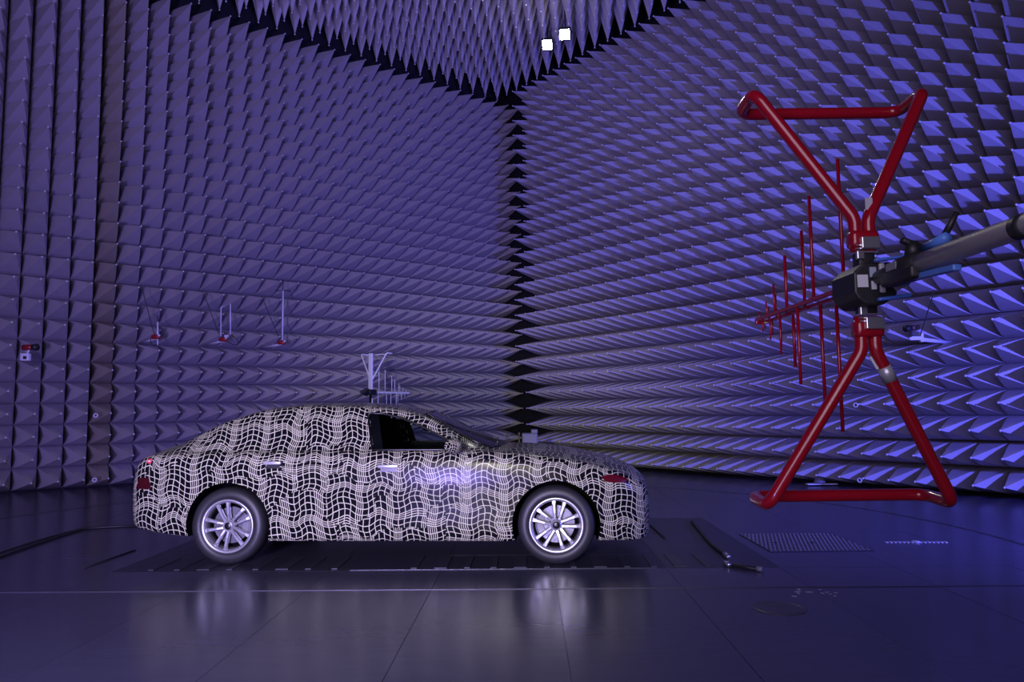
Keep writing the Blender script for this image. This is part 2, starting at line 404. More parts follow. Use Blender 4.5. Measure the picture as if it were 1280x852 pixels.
M_TYRE = mat('tyre_rubber', (.020, .020, .023), .48, noise=.25, nscale=30, spec=.5)
M_RIM = mat('alloy_silver', (.60, .60, .64), .33, .8)
M_DARKMETAL = mat('brake_metal', (.16, .16, .18), .4, .8)
M_INT = mat('interior_black', (.012, .012, .014), .6)
M_TRIM = mat('trim_black', (.006, .006, .007), .3)
def hermite(tab, x):
    X = [p[0] for p in tab]; Y = [p[1] for p in tab]
    if x <= X[0]: return Y[0]
    if x >= X[-1]: return Y[-1]
    k = max(q for q in range(len(X) - 1) if X[q] <= x)
    def slope(q):
        if q == 0: return (Y[1] - Y[0]) / (X[1] - X[0])
        if q == len(X) - 1: return (Y[-1] - Y[-2]) / (X[-1] - X[-2])
        a, b = (Y[q] - Y[q - 1]) / (X[q] - X[q - 1]), (Y[q + 1] - Y[q]) / (X[q + 1] - X[q])
        return 0 if a * b <= 0 else 2 * a * b / (a + b)
    h = X[k + 1] - X[k]; t = (x - X[k]) / h
    return (2 * t ** 3 - 3 * t * t + 1) * Y[k] + (t ** 3 - 2 * t * t + t) * h * slope(k) + (-2 * t ** 3 + 3 * t * t) * Y[k + 1] + (t ** 3 - t * t) * h * slope(k + 1)
XR, XF = -2.55, 2.37
HW = [(-2.55, .50), (-2.535, .64), (-2.49, .735), (-2.41, .815), (-2.27, .868), (-2.0, .912), (-1.5, .933), (-.8, .925), (.3, .925), (1.1, .93), (1.5, .935), (1.82, .91), (2.05, .86), (2.2, .79), (2.30, .69), (2.35, .56), (2.37, .42)]
ZB = [(-2.55, .40), (-2.50, .345), (-2.42, .315), (-2.27, .29), (-1.9, .25), (-1.1, .205), (1.1, .20), (1.9, .20), (2.2, .19), (2.31, .205), (2.37, .26)]
ZS = [(-2.55, .66), (-2.52, .72), (-2.47, .85), (-2.41, .93), (-2.3, .975), (-2.1, .995), (-1.8, 1.005), (-1, 1.01), (0, 1.003), (.8, .99), (1.1, .972), (1.5, .93), (1.82, .868), (2.07, .79), (2.25, .71), (2.33, .65), (2.37, .58)]
ZT = [(-2.55, .70), (-2.52, .77), (-2.47, .90), (-2.41, .985), (-2.3, 1.045), (-2.1, 1.12), (-1.9, 1.21), (-1.55, 1.345), (-1.24, 1.425), (-.86, 1.458), (-.42, 1.452), (-.19, 1.438), (.02, 1.405), (.2, 1.36), (.54, 1.205), (.86, 1.065), (.98, 1.03), (1.2, 1.022), (1.60, .985), (1.88, .925), (2.14, .85), (2.28, .775), (2.35, .70), (2.37, .63)]
def section(x):
    hw, zb, zs, zt = hermite(HW, x), hermite(ZB, x), hermite(ZS, x), hermite(ZT, x); h = zt - zs
    low = [(0, zb), (.5 * hw, zb), (.88 * hw, zb), (.955 * hw, zb + .015), (.982 * hw, zb + .10), (.992 * hw, zb + (zs - zb) * .40), (hw, zb + (zs - zb) * .62), (.988 * hw, zs - .10), (.968 * hw, zs - .035), (.925 * hw, zs)]
    fy = [.87, .80, .70, .60, .40, .2, 0]
    hood = [(f * hw, zs + h * (1 - (f / .925) ** 2.4)) for f in fy]
    gh = [(.885 * hw, zs + .05 * h), (.80 * hw, zs + .45 * h), (.705 * hw, zs + .80 * h), (.63 * hw, zs + .925 * h), (.40 * hw, zs + .985 * h), (.2 * hw, zs + .998 * h), (0, zt)]
    g = min(1, max(0, (h - .04) / .26)); g = g * g * (3 - 2 * g)
    pts = low + [(a[0] * (1 - g) + b[0] * g, a[1] * (1 - g) + b[1] * g) for a, b in zip(hood, gh)]
    out = []                                                     # Catmull-Rom resampling
    n = len(pts)
    for k in range(n - 1):
        p0, p1, p2, p3 = pts[max(k - 1, 0)], pts[k], pts[k + 1], pts[min(k + 2, n - 1)]
        if k in (0, 1): p0 = p1; 
        for q in range(4):
            t = q / 4
            out.append(tuple(.5 * (2 * p1[c] + (p2[c] - p0[c]) * t + (2 * p0[c] - 5 * p1[c] + 4 * p2[c] - p3[c]) * t * t + (3 * p1[c] - p0[c] - 3 * p2[c] + p3[c]) * t ** 3) for c in (0, 1)))
    out.append(pts[-1])
    return [(max(0, y), z) for y, z in out]
LOWN = 9 * 4                                                     # index of the belt line in a section
def side_y(x, z):
    s = section(x)[10:]; zz = np.maximum.accumulate([p[1] for p in s]); return float(np.interp(z, zz, [p[0] for p in s]))
def top_z(x, y):
    s = section(x)[LOWN:][::-1]; return float(np.interp(abs(y), [p[0] for p in s], [p[1] for p in s]))
def inpoly(x, y, poly):
    c = False
    for (x0, y0), (x1, y1) in zip(poly, poly[1:] + poly[:1]):
        if (y0 > y) != (y1 > y) and x < (x1 - x0) * (y - y0) / (y1 - y0) + x0: c = not c
    return c
WIN = [(-.27, 1.352), (-.12, 1.345), (.06, 1.30), (.25, 1.222), (.45, 1.122), (.60, 1.045), (.64, 1.012), (-.185, 1.016)]
WS = [(.25, .50), (.90, .67), (.955, .45), (.985, 0), (.955, -.45), (.90, -.67), (.25, -.50), (.22, 0)]   # windscreen in (x, y)
def shrink(poly, d):
    cx = sum(p[0] for p in poly) / len(poly); cy = sum(p[1] for p in poly) / len(poly); out = []
    for x, y in poly:
        v = Vector((x - cx, y - cy)); L = v.length; out.append((cx + v.x * (L - d) / L, cy + v.y * (L - d) / L))
    return out
def body_mesh(inset=0.0, x0=XR, x1=XF, uvs=True, zmin=None):
    xs = []
    x = x0
    while x < x1 - 1e-6:
        xs.append(x); d = min(x - XR, XF - x); x += .012 if d < .06 else .025 if d < .2 else .04
    xs.append(x1)
    bm = bmesh.new(); uvl = bm.loops.layers.uv.new('UVMap'); rings = []; uvr = []
    cu = 0; prev = None
    for x in xs:
        s = section(x); n = len(s)
        if inset: s = [(max(0, y - inset), z - inset if k > LOWN - 6 else max(z, s[0][1] + inset)) for k, (y, z) in enumerate(s)]
        arc = [0]
        for a, b in zip(s, s[1:]): arc.append(arc[-1] + math.dist(a, b))
        mid = (x, s[24][0])
        if prev: cu += math.dist(mid, prev)
        prev = mid
        full = [(-y, z) for y, z in s] + [(y, z) for y, z in s[::-1][1:-1]]
        va = arc + [2 * arc[-1] - a for a in arc[::-1][1:-1]]
        o24 = arc[20]
        rings.append([bm.verts.new((x, y, z)) for y, z in full]); uvr.append([(cu, a - o24 + 3) for a in va] + [(cu, 2 * arc[-1] - o24 + 3)])
    N = len(rings[0])
    for a, b, ua, ub in zip(rings, rings[1:], uvr, uvr[1:]):
        for q in range(N):
            r = (q + 1) % N; f = bm.faces.new((a[q], a[r], b[r], b[q]))
            w = q + 1
            for lp, t in zip(f.loops, (ua[q], ua[w], ub[w], ub[q])): lp[uvl].uv = t
    for ring, sgn in ((rings[0], -1), (rings[-1], 1)):           # end caps
        half = N // 2
        for q in range(half):
            a, b = ring[q], ring[q + 1]; c, d = ring[(N - q - 1) % N], ring[(N - q) % N]
            vs = []
            for vtx in (a, b, c, d):
                if vtx not in vs: vs.append(vtx)
            if len(vs) >= 3:
                f = bm.faces.new(vs)
                for lp in f.loops: lp[uvl].uv = (lp.vert.co.y + 7, lp.vert.co.z + 3)
    bmesh.ops.recalc_face_normals(bm, faces=bm.faces)
    return bm
WHX = (-1.494, 1.49); WHR = .345
car = thing('sedan_car', 'long sedan wrapped in black and white grid camouflage, parked on the floor', 'car', (-1.0635, 7.6416, 0), math.radians(-3.2))
def build_body():
    me = bpy.data.meshes.new('car_body'); bm = body_mesh(); bm.to_mesh(me); bm.free()
    o = mesh_obj('car_body', me, [M_CAMO, M_WELL], car)
    cut = bmesh.new()
    for wx in WHX:
        for sy in (-1, 1):
            n = 56; ring = []
            for yy in (sy * .56, sy * 1.2):
                ring.append([cut.verts.new((wx + (.392) * math.cos(2 * math.pi * k / n), yy, .345 + (.392) * math.sin(2 * math.pi * k / n))) for k in range(n)])
            for k in range(n): cut.faces.new((ring[0][k], ring[0][(k + 1) % n], ring[1][(k + 1) % n], ring[1][k]))
            cut.faces.new(ring[0][::-1]); cut.faces.new(ring[1])
    bmesh.ops.recalc_face_normals(cut, faces=cut.faces)
    cm = bpy.data.meshes.new('cutter'); cut.to_mesh(cm); cut.free(); cm.materials.append(M_WELL)
    co = bpy.data.objects.new('cutter', cm); C.objects.link(co); co.parent = car
    md = o.modifiers.new('arch', 'BOOLEAN'); md.object = co; md.operation = 'DIFFERENCE'; md.solver = 'EXACT'; md.material_mode = 'TRANSFER'
    dg = bpy.context.evaluated_depsgraph_get(); me2 = bpy.data.meshes.new_from_object(o.evaluated_get(dg))
    o.modifiers.clear(); o.data = me2; bpy.data.objects.remove(co); me2.name = 'car_body'
    cut_windows(me2, .0)
    for p in me2.polygons: p.use_smooth = True
    try: me2.set_sharp_from_angle(angle=math.radians(38))
    except Exception: pass
    return o
def cut_windows(me, grow):
    bm = bmesh.new(); bm.from_mesh(me); kill = []
    pw, pg = shrink(WIN, .02 - grow), shrink(WS, .02 - grow)
    for f in bm.faces:
        c = f.calc_center_median()
        if abs(c.y) > .45 and inpoly(c.x, c.z, pw): kill.append(f)
        elif c.z > hermite(ZS, c.x) + .005 and .15 < c.x < 1.02 and inpoly(c.x, c.y, pg): kill.append(f)
    bmesh.ops.delete(bm, geom=kill, context='FACES'); bm.to_mesh(me); bm.free()
body = build_body()
me = bpy.data.meshes.new('cabin_liner'); bm = body_mesh(.035, -1.06, 1.0); bm.to_mesh(me); bm.free(); cut_windows(me, .035)
mesh_obj('cabin_liner', me, M_INT, car)
def glass_mat(name, tint, gloss=.12):
    mt = bpy.data.materials.new(name); mt.use_nodes = True; nt = mt.node_tree; nt.nodes.clear()
    out = nt.nodes.new('ShaderNodeOutputMaterial'); tr = nt.nodes.new('ShaderNodeBsdfTransparent'); tr.inputs[0].default_value = (*tint, 1)
    gl = nt.nodes.new('ShaderNodeBsdfGlossy'); gl.inputs['Roughness'].default_value = .02
    fr = nt.nodes.new('ShaderNodeFresnel'); fr.inputs['IOR'].default_value = 1.5
    mx = nt.nodes.new('ShaderNodeMixShader'); nt.links.new(fr.outputs[0], mx.inputs[0]); nt.links.new(tr.outputs[0], mx.inputs[1]); nt.links.new(gl.outputs[0], mx.inputs[2]); nt.links.new(mx.outputs[0], out.inputs[0])
    return mt
M_GLASS = glass_mat('tinted_glass', (.62, .67, .76))
M_WSG = glass_mat('windscreen_glass', (.55, .58, .66))
def side_patch(poly, sgn, off, nx=26, nz=12, name='patch', m_=None, parent=None, thick=0.0):
    """a patch that follows the car's side, outlined by poly in (x, z); columns are cut by the outline"""
    bm = bmesh.new(); xs0, xs1 = min(p[0] for p in poly), max(p[0] for p in poly); cols = []
    for k in range(nx + 1):
        x = xs0 + (xs1 - xs0) * min(max(k / nx, .002), .998); hits = []
        for (x0, z0), (x1, z1) in zip(poly, poly[1:] + poly[:1]):
            if (x0 > x) != (x1 > x): hits.append(z0 + (z1 - z0) * (x - x0) / (x1 - x0))
        lo, hi = min(hits), max(hits); col = []
        for q in range(nz + 1):
            z = lo + (hi - lo) * q / nz; y = side_y(x, z); e = .01
            dy = (side_y(x, z + e) - side_y(x, z - e)) / (2 * e); dx = (side_y(x + e, z) - side_y(x - e, z)) / (2 * e)
            nv = Vector((-dx, 1, -dy)).normalized() * off
            col.append(bm.verts.new((x + nv.x, sgn * (y + nv.y), z + nv.z)))
        cols.append(col)
    for a, b in zip(cols, cols[1:]):
        for q in range(nz): bm.faces.new((a[q], b[q], b[q + 1], a[q + 1]))
    bmesh.ops.recalc_face_normals(bm, faces=bm.faces)
    return obj(name, bm, m_, parent, True)
for sgn in (-1, 1):
    pane = side_patch(WIN, sgn, .005, 40, 16, 'side_window', M_GLASS, car)
    # black rubber seal around the pane
    pts = []
    for (x0, z0), (x1, z1) in zip(WIN, WIN[1:] + WIN[:1]):
        for q in range(4):
            x, z = x0 + (x1 - x0) * q / 4, z0 + (z1 - z0) * q / 4; pts.append((x, sgn * (side_y(x, z) + .004), z))
    obj('window_seal', tube(pts, .012, 6, True), M_TRIM, pane, True)
    # blackened pillar strip of the door, behind the front edge of the pane
    side_patch([(-.25, 1.34), (-.165, 1.335), (-.085, 1.02), (-.175, 1.022)], sgn, .002, 8, 8, 'door_pillar', M_TRIM, pane)
bm = bmesh.new(); rows = []
for k in range(21):
    t = k / 20; row = []
    for q in range(29):
        s_ = q / 28 * 2 - 1; hwid = .51 + (.675 - .51) * t; y = s_ * hwid
        x = (.235 + .015 * s_ * s_) * (1 - t) + (.985 - .08 * s_ * s_) * t; row.append(bm.verts.new((x + .004, y, top_z(x, y) + .007)))
    rows.append(row)
for a, b in zip(rows, rows[1:]):
    for q in range(28): bm.faces.new((a[q], b[q], b[q + 1], a[q + 1]))
wind = obj('windscreen', bm, M_WSG, car, True)
edge = [(x + .004, y, top_z(x, y) + .006) for x, y in [WS[0], (.47, .557), (.69, .615), WS[1], WS[2], WS[3], WS[4], WS[5], (.69, -.615), (.47, -.557), WS[6], WS[7]]]
obj('windscreen_seal', tube(edge, .011, 6, True), M_TRIM, wind, True)
obj('wiper', tube([(.93, -.35, top_z(.93, -.35) + .02), (.90, .05, top_z(.90, .05) + .02), (.88, .42, top_z(.88, .42) + .02)], .008, 6), M_TRIM, car)
# cabin: seats, dashboard, wheel
for sy in (-.37, .37):
    bm = bmesh.new(); add_box(bm, (-.15, sy, .52), (.52, .5, .16), None, .05); st = obj('seat', bm, M_INT, car, True)
    bm = bmesh.new(); add_box(bm, (-.46, sy, .85), (.16, .48, .66), Matrix.Rotation(-.28, 3, 'Y'), .06); obj('seat_back', bm, M_INT, st, True)
    bm = bmesh.new(); add_box(bm, (-.58, sy, 1.23), (.10, .27, .17), Matrix.Rotation(-.2, 3, 'Y'), .04); obj('headrest', bm, M_INT, st, True)
bm = bmesh.new(); add_box(bm, (.66, 0, .82), (.42, 1.3, .22), None, .06); obj('dashboard', bm, M_INT, car, True)
bm = bmesh.new(); add_tube(bm, [(.36 + .06 * math.sin(t), .37 + .17 * math.cos(t), .90 + .17 * math.sin(t)) for t in [2 * math.pi * k / 24 for k in range(24)]], .015, 6, True, True)
add_tube(bm, [(.36, .21, .90), (.36, .53, .90)], .02, 6); add_tube(bm, [(.36, .37, .90), (.62, .37, .86)], .03, 8); obj('steering_wheel', bm, M_INT, car, True)
obj('rear_view_mirror', box((.34, .0, 1.24), (.03, .2, .06), None, .012), M_TRIM, car, True)
# door mirrors
for sgn in (-1, 1):
    bm = bmesh.new(); bmesh.ops.create_uvsphere(bm, u_segments=20, v_segments=12, radius=1); uvl = bm.loops.layers.uv.new('UVMap')
    for v in bm.verts:
        p = v.co.copy(); v.co = (p.x * .075 * (1 + .25 * p.y * sgn) - .02 * abs(p.y), p.y * .125, p.z * .072 * (1 - .15 * p.x))
    for f in bm.faces:
        for lp in f.loops: lp[uvl].uv = (lp.vert.co.x * 1.6 + lp.vert.co.y, lp.vert.co.z * 1.6)
    mr = obj('door_mirror', bm, camo_mat('camouflage_wrap_small', .75) if sgn == -1 else MATS['camo_small'], car, True); MATS.setdefault('camo_small', mr.data.materials[0]); mr.location = (.60, sgn * 1.01, 1.055)
    ar = obj('mirror_arm', box((-.0, -sgn * .11, -.045), (.06, .12, .035), None, .01), M_TRIM, mr, True)
# door handles, pulls and lamps
M_HND = mat('handle_satin', (.72, .72, .78), .25, .5)
for hx, hz, L in ((-1.08, .900, .165), (-.015, .862, .19)):
    for sgn in (-1, 1):
        y = side_y(hx, hz) + .016
        h_ = obj('door_handle', box((hx, sgn * y, hz + .012), (L, .022, .030), None, .010), M_HND, car, True)
        side_patch([(hx - L * .42, hz - .038), (hx - L * .40, hz), (hx + L * .42, hz), (hx + L * .44, hz - .038)], sgn, .003, 8, 3, 'handle_recess', M_TRIM, h_)
M_RED = mat('lamp_red', (.05, .004, .008), .2, coat=.3)
for sgn in (-1, 1):
    side_patch([(-2.415, .675), (-2.385, .775), (-2.265, .785), (-2.235, .68)], sgn, .005, 14, 8, 'tail_lamp', M_RED, car)
    side_patch([(1.90, .768), (1.96, .782), (2.05, .772), (2.15, .728), (2.09, .705), (2.0, .71), (1.925, .722)], sgn, .005, 18, 8, 'headlamp_cover', mat('lamp_cover_red', (.09, .003, .008), .25, coat=.2), car)
rs = side_patch([(-2.275 + .03 * math.cos(t), .93 + .022 * math.sin(t)) for t in [2 * math.pi * k / 16 for k in range(16)]], -1, .006, 10, 4, 'warning_sticker', mat('sticker_red', (.75, .05, .09), .4), car)
side_patch([(-2.275 + .018 * math.cos(t), .93 + .006 * math.sin(t)) for t in [2 * math.pi * k / 12 for k in range(12)]], -1, .0075, 8, 3, 'sticker_print', mat('print_white', (.8, .75, .8), .5), rs)
# wheels
def make_wheel(wx, sgn, phase, front):
    bm = bmesh.new()
    add_lathe(bm, [(.238, .0), (.246, -.012), (.275, -.020), (.315, -.014), (.335, .008), (.344, .03), (.345, .11), (.344, .19), (.335, .212), (.30, .225), (.24, .21), (.238, .0)], 64)
    w = obj('wheel', bm, M_TYRE, car, True); w.location = (wx, -.905 if sgn < 0 else .905, .345)
    w.rotation_euler = (0, 0, 0 if sgn < 0 else math.pi)
    bm = bmesh.new(); add_lathe(bm, [(.240, .002), (.243, -.008), (.236, -.014), (.216, -.004), (.209, .02), (.206, .06), (.20, .19), (.235, .20)], 64); obj('rim', bm, M_RIM, w, True)
    for k in range(5):
        for sd in (-1, 1):
            a0 = math.radians(phase + 72 * k + sd * 24); a1 = math.radians(phase + 72 * k + sd * 13.2); r0, r1 = .040, .226
            p0 = Vector((r0 * math.cos(a0), .012, r0 * math.sin(a0))); p1 = Vector((r1 * math.cos(a1), .004, r1 * math.sin(a1)))
            d = (p1 - p0); nrm = Vector((-d.z, 0, d.x)).normalized(); bm = bmesh.new(); secs = []
            for t, hw_, dp in ((0, .016, .04), (.35, .0145, .034), (.75, .0175, .032), (1, .024, .03)):
                c = p0 + d * t; c.y = .022 - .012 * math.sin(t * 2.6)
                secs.append([bm.verts.new(c + nrm * hw_ + Vector((0, .006, 0))), bm.verts.new(c + nrm * hw_ * .55 - Vector((0, .006, 0))), bm.verts.new(c - nrm * hw_ * .55 - Vector((0, .006, 0))), bm.verts.new(c - nrm * hw_ + Vector((0, .006, 0))), bm.verts.new(c - nrm * hw_ * .8 + Vector((0, dp, 0))), bm.verts.new(c + nrm * hw_ * .8 + Vector((0, dp, 0)))])
            for a, b in zip(secs, secs[1:]):
                for q in range(6): bm.faces.new((a[q], a[(q + 1) % 6], b[(q + 1) % 6], b[q]))
            bm.faces.new(secs[0]); bm.faces.new(secs[-1][::-1]); bmesh.ops.recalc_face_normals(bm, faces=bm.faces)
            obj('spoke', bm, M_RIM, w)
    bm = bmesh.new(); add_lathe(bm, [(.032, .004), (.050, .012), (.058, .03), (.05, .09)], 32); obj('hub', bm, M_RIM, w, True)
    bm = bmesh.new(); r_ = add_lathe(bm, [(.001, .0), (.024, .0), (.030, .004), (.032, .016)], 24); obj('hub_cap', bm, M_TRIM, w, True)
    for k in range(5):
        a = math.radians(phase + 36 + 72 * k); bm = bmesh.new(); add_lathe(bm, [(.001, 0), (.009, 0), (.009, .03)], 8, 'Y', (.056 * math.cos(a), .018, .056 * math.sin(a))); obj('wheel_bolt', bm, M_DARKMETAL, w)
    bm = bmesh.new(); add_lathe(bm, [(.06, .085), (.165, .085), (.165, .11), (.06, .11)], 48); obj('brake_disc', bm, M_DARKMETAL, w)
    ca = math.radians(185 if front else 0) if sgn < 0 else math.radians(0 if front else 185)
    bm = bmesh.new(); secs = []
    for q in range(9):
        t = ca + math.radians(-32 + 8 * q); secs.append([bm.verts.new((r * math.cos(t), y, r * math.sin(t))) for r, y in ((.115, .062), (.17, .055), (.188, .07), (.188, .13), (.115, .13))])
    for a, b in zip(secs, secs[1:]):
        for q in range(5): bm.faces.new((a[q], a[(q + 1) % 5], b[(q + 1) % 5], b[q]))
    bm.faces.new(secs[0]); bm.faces.new(secs[-1][::-1]); bmesh.ops.recalc_face_normals(bm, faces=bm.faces); obj('brake_caliper', bm, mat('caliper_grey', (.30, .30, .33), .4, .5), w)
    bm = bmesh.new(); add_lathe(bm, [(.001, .14), (.20, .14), (.20, .15), (.001, .15)], 32); obj('brake_shield', bm, M_WELL, w)
for sgn in (-1, 1):
    make_wheel(WHX[0], sgn, 106, False); make_wheel(WHX[1], sgn, 82, True)
# ---------------------------------------------------------------- red hybrid antenna on its mast
M_REDP = mat('red_paint', (.31, .004, .016), .20, coat=.5)
M_BLKP = mat('plastic_black', (.015, .015, .018), .45)
M_ALU = mat('aluminium', (.62, .63, .68), .28, .9)
M_LBL = mat('label_white', (.62, .64, .68), .5)
M_BLUELIT = mat('clamp_blue_lit', (.08, .20, .75), .35)  # blue lamplight on the levers is put into their colour
LP = [(.236, .61), (.484, .514), (.68, .39), (.83, .293), (.93, .222), (1.015, .172), (1.08, .128), (1.14, .094), (1.20, .07), (1.26, .05)]
def antenna(name, label, group, loc, rotz, sc, m_paint, thick=.0265, mount=True):
    t = thing(name, label, 'antenna', loc, rotz, group); t.scale = (sc, sc, sc)
    for sg in (1, -1):
        wd, zt = (.371, .867) if sg > 0 else (.383, -.904)
        z0 = .135 * sg
        loop = bend([(-.028, 0, z0), (-.028, 0, .275 * sg), (-wd - .018, .10, zt), (-wd - .018, .315, zt - .012 * sg), (wd - .018, .315, zt - .012 * sg), (wd - .018, .10, zt), (.028, 0, .275 * sg), (.028, 0, z0)], [0, .03, .06, .07, .07, .06, .03, 0], 8)
        obj('bow_tie_loop', tube(loop, thick, 14), m_paint, t, True)
        if mount:
            nk = obj('neck_sleeve', box((0, -.0, .185 * sg), (.118, .07, .075), None, .018), m_paint, t, True)
            obj('neck_clamp', box((.012, -.040, .165 * sg), (.075, .02, .05), None, .004), M_ALU, nk)
            for q in range(3): obj('clamp_ring', box((.0, -.004, (.128 + .014 * q) * sg), (.088, .066, .006)), M_ALU, nk)
            obj('insulator', box((0, 0, .10 * sg), (.07, .06, .06), None, .01), M_BLKP, t, True)
            obj('terminal', box((-.03, -.034, .115 * sg), (.03, .02, .036), None, .004), M_ALU, t)
    for sx in (-.012, .022):
        obj('boom', box((sx, .66, .01 - .02 * (sx > 0)), (.014, 1.30, .018)), m_paint, t)
    for k, (y, h) in enumerate(LP):
        r = .0085 if k < 4 else .006 if k < 6 else .0045
        up = -.012 if k % 2 else .022
        obj('dipole_rod', tube([(up, y, .0), (up, y, h)], r, 8), m_paint, t, True)
        up = .034 - up - .024
        obj('dipole_rod', tube([(up, y + .012, .0), (up, y + .012, -h)], r, 8), m_paint, t, True)
    obj('boom_tip', box((.005, 1.315, .0), (.05, .03, .035), None, .005), m_paint, t)
    return t
ANT = Vector((1.455, 3.0, 1.872))
ant = antenna('hybrid_antenna', 'large red bow-tie antenna with log-periodic rods held up at right', None, ANT, 0, 1, M_REDP)
a_, b_ = Vector((.028, 0, -.275)), Vector((.365, .10, -.904))
obj('tape_band', tube([a_.lerp(b_, .10), a_.lerp(b_, .19)], .0285, 14), mat('tape_silver', (.55, .56, .62), .3, .5), ant, True)
obj('cable_tie', tube([(.0, -.01, -.30), (.028, -.01, -.35)], .006, 6), M_LBL, ant)
obj('paper_tag', box((.03, -.01, .335), (.03, .004, .05)), mat('tag_grey', (.45, .45, .52), .5), ant)
hd = obj('balun_housing', prism([(-.095, -.05), (-.095, .03), (-.05, .07), (.06, .07), (.075, .05), (.075, -.06), (.02, -.10), (-.05, -.10), (-.08, -.075)], -.11, .10, .008), M_BLKP, ant)
obj('housing_label', box((-.062, -.1115, -.005), (.042, .004, .05)), M_LBL, hd)
obj('housing_label', box((-.020, -.1115, .03), (.026, .004, .04)), mat('label_grey', (.35, .40, .5), .5), hd)
obj('housing_label', box((-.018, -.1115, -.022), (.02, .004, .034)), M_LBL, hd)
obj('housing_handle', box((.012, -.118, .005), (.022, .016, .12), None, .006), mat('handle_grey', (.4, .4, .42), .4), hd)
obj('clamp_lever', box((.04, -.13, .080), (.12, .025, .012), Matrix.Rotation(-.12, 3, 'Y'), .005), M_BLUELIT, ant)
obj('clamp_lever', box((.05, -.13, -.075), (.13, .025, .014), Matrix.Rotation(-.12, 3, 'Y'), .005), M_BLUELIT, ant)
mast = thing('antenna_mast', 'cream tube boom with black clamp head carrying the red antenna', 'mast', (ANT.x, .62, 0))
yl = lambda Y: Y - .62
zA = ANT.z + .006
obj('boom_tube', tube([(0, yl(2.60), zA), (0, yl(.55), zA)], .0345, 28), mat('tube_cream', (.74, .70, .66), .4), mast, True)
obj('tube_band', tube([(0, yl(2.075), zA), (0, yl(2.03), zA)], .0365, 28), M_BLKP, mast, True)
ch = obj('clamp_head', tube([(0, yl(2.88), zA), (0, yl(2.80), zA), (0, yl(2.70), zA), (0, yl(2.575), zA)], [.028, .032, .046, .042], 16), M_BLKP, mast, True)
obj('head_block', box((-.01, yl(2.68), zA - .03), (.07, .22, .05), None, .01), M_BLKP, mast, True)
obj('head_label', box((-.045, yl(2.70), zA + .01), (.004, .07, .028)), mat('label_grey2', (.25, .25, .28), .5), mast)
kn = obj('clamp_knob', tube([(.0, yl(2.63), zA + .03), (.0, yl(2.63), zA + .085)], [.03, .022], 10), M_BLKP, mast, True)
obj('knob_lobe', box((.0, yl(2.63), zA + .078), (.085, .03, .022), Matrix.Rotation(.4, 3, 'Y'), .008), M_BLKP, kn, True)
obj('clamp_sleeve', tube([(.028, yl(2.60), zA + .055), (.03, yl(2.47), zA + .066)], .018, 12), mat('sleeve_blue_lit', (.10, .24, .75), .35), mast, True)  # the blue lamp's cast on the sleeve is painted into its colour
obj('lever_handle', tube([(.03, yl(2.49), zA + .065), (.062, yl(2.455), zA + .15)], [.013, .009], 10), M_BLKP, mast, True)
obj('lower_strut', box((.0, yl(2.50), zA - .05), (.03, .26, .022), Matrix.Rotation(.05, 3, 'X'), .005), mat('sleeve_blue_lit', (.1, .24, .75)), mast)  # strut takes the same colour with blue light painted in
obj('cable_plug', tube([(.02, yl(2.80), zA - .055), (.045, yl(2.76), zA - .035)], [.012, .016], 10), M_ALU, mast, True)
obj('tower', box((0, 0, 1.05), (.14, .10, 2.1), None, .012), mat('tower_grey', (.3, .3, .31), .45), mast, True)
obj('tower_head', box((0, 0, zA), (.17, .16, .16), None, .015), M_BLKP, mast, True)
obj('tower_base', box((0, 0, .04), (.8, .7, .08), None, .02), M_BLKP, mast, True)
# ---------------------------------------------------------------- white antenna behind the car
wa = Vector((at_y(464, 490, 15.0)))
M_WHT = mat('white_paint', (.78, .78, .84), .4)
a2 = antenna('hybrid_antenna', 'small white bow-tie antenna standing behind the car roof', None, wa, math.radians(-30), .92, M_WHT, .016, False)
obj('white_post', box((0, -.02, .40), (.10, .05, .92), None, .01), M_WHT, a2)
obj('stand_pole', tube([(0, -.02, -.06), (0, -.02, -(wa.z - .03) / .92)], .03, 12), M_BLKP, a2, True)
obj('feed_box', box((0, -.05, 0), (.22, .24, .12), None, .02), M_BLKP, a2)
obj('feed_horn', tube([(0, -.15, 0), (0, -.36, 0)], [.09, .02], 12), M_BLKP, a2, True)
for k in range(3):
    c, s_ = math.cos(2.1 * k), math.sin(2.1 * k); obj('tripod_leg', tube([(0, -.02, -.75), (.45 * c, -.02 + .45 * s_, -(wa.z - .012) / .92)], .018, 8), M_BLKP, a2, True)
# ---------------------------------------------------------------- monitoring gear on the walls
def hit_left(px, py, off=.0):
    r = ray(px, py); q = PL + WV * off - CAMP; return CAMP + r * (q.dot(WV) / r.dot(WV))
def hit_right(px, py, off=.0):
    r = ray(px, py); q = PR - U * off - CAMP; return CAMP + r * (q.dot(U) / r.dot(U))
M_REDB = mat('red_box', (.32, .015, .02), .35); M_CBL = mat('cable_black', (.012, .012, .014), .5)
OFF = .18
def wall_item(name, label, px, py, hit=hit_left, group=None, cat='antenna'):
    p = hit(px, py, OFF); t = thing(name, label, cat, p, 0, group); return t, p
def rel(t, px, py, hit=hit_left, off=OFF): return hit(px, py, off) - t.location
def arm(t, nrm, back):   # bracket back to the wall between the pyramids
    obj('wall_arm', tube([(0, 0, -.03), -nrm * (back + OFF) + Vector((0, 0, -.03))], .02, 8), M_WHT, t, True)
def red_body(t, L=.16):
    o = obj('red_box', box((0, 0, 0), (L, .10, .085), None, .025), M_REDB, t, True); obj('lens', tube([(L * .4, -.04, .02), (L * .55, -.06, .03)], .022, 10), M_WHT, o, True)
t, p = wall_item('rod_sensor', 'short white rod sensor with red box, leftmost of three on the left wall', 195, 421)
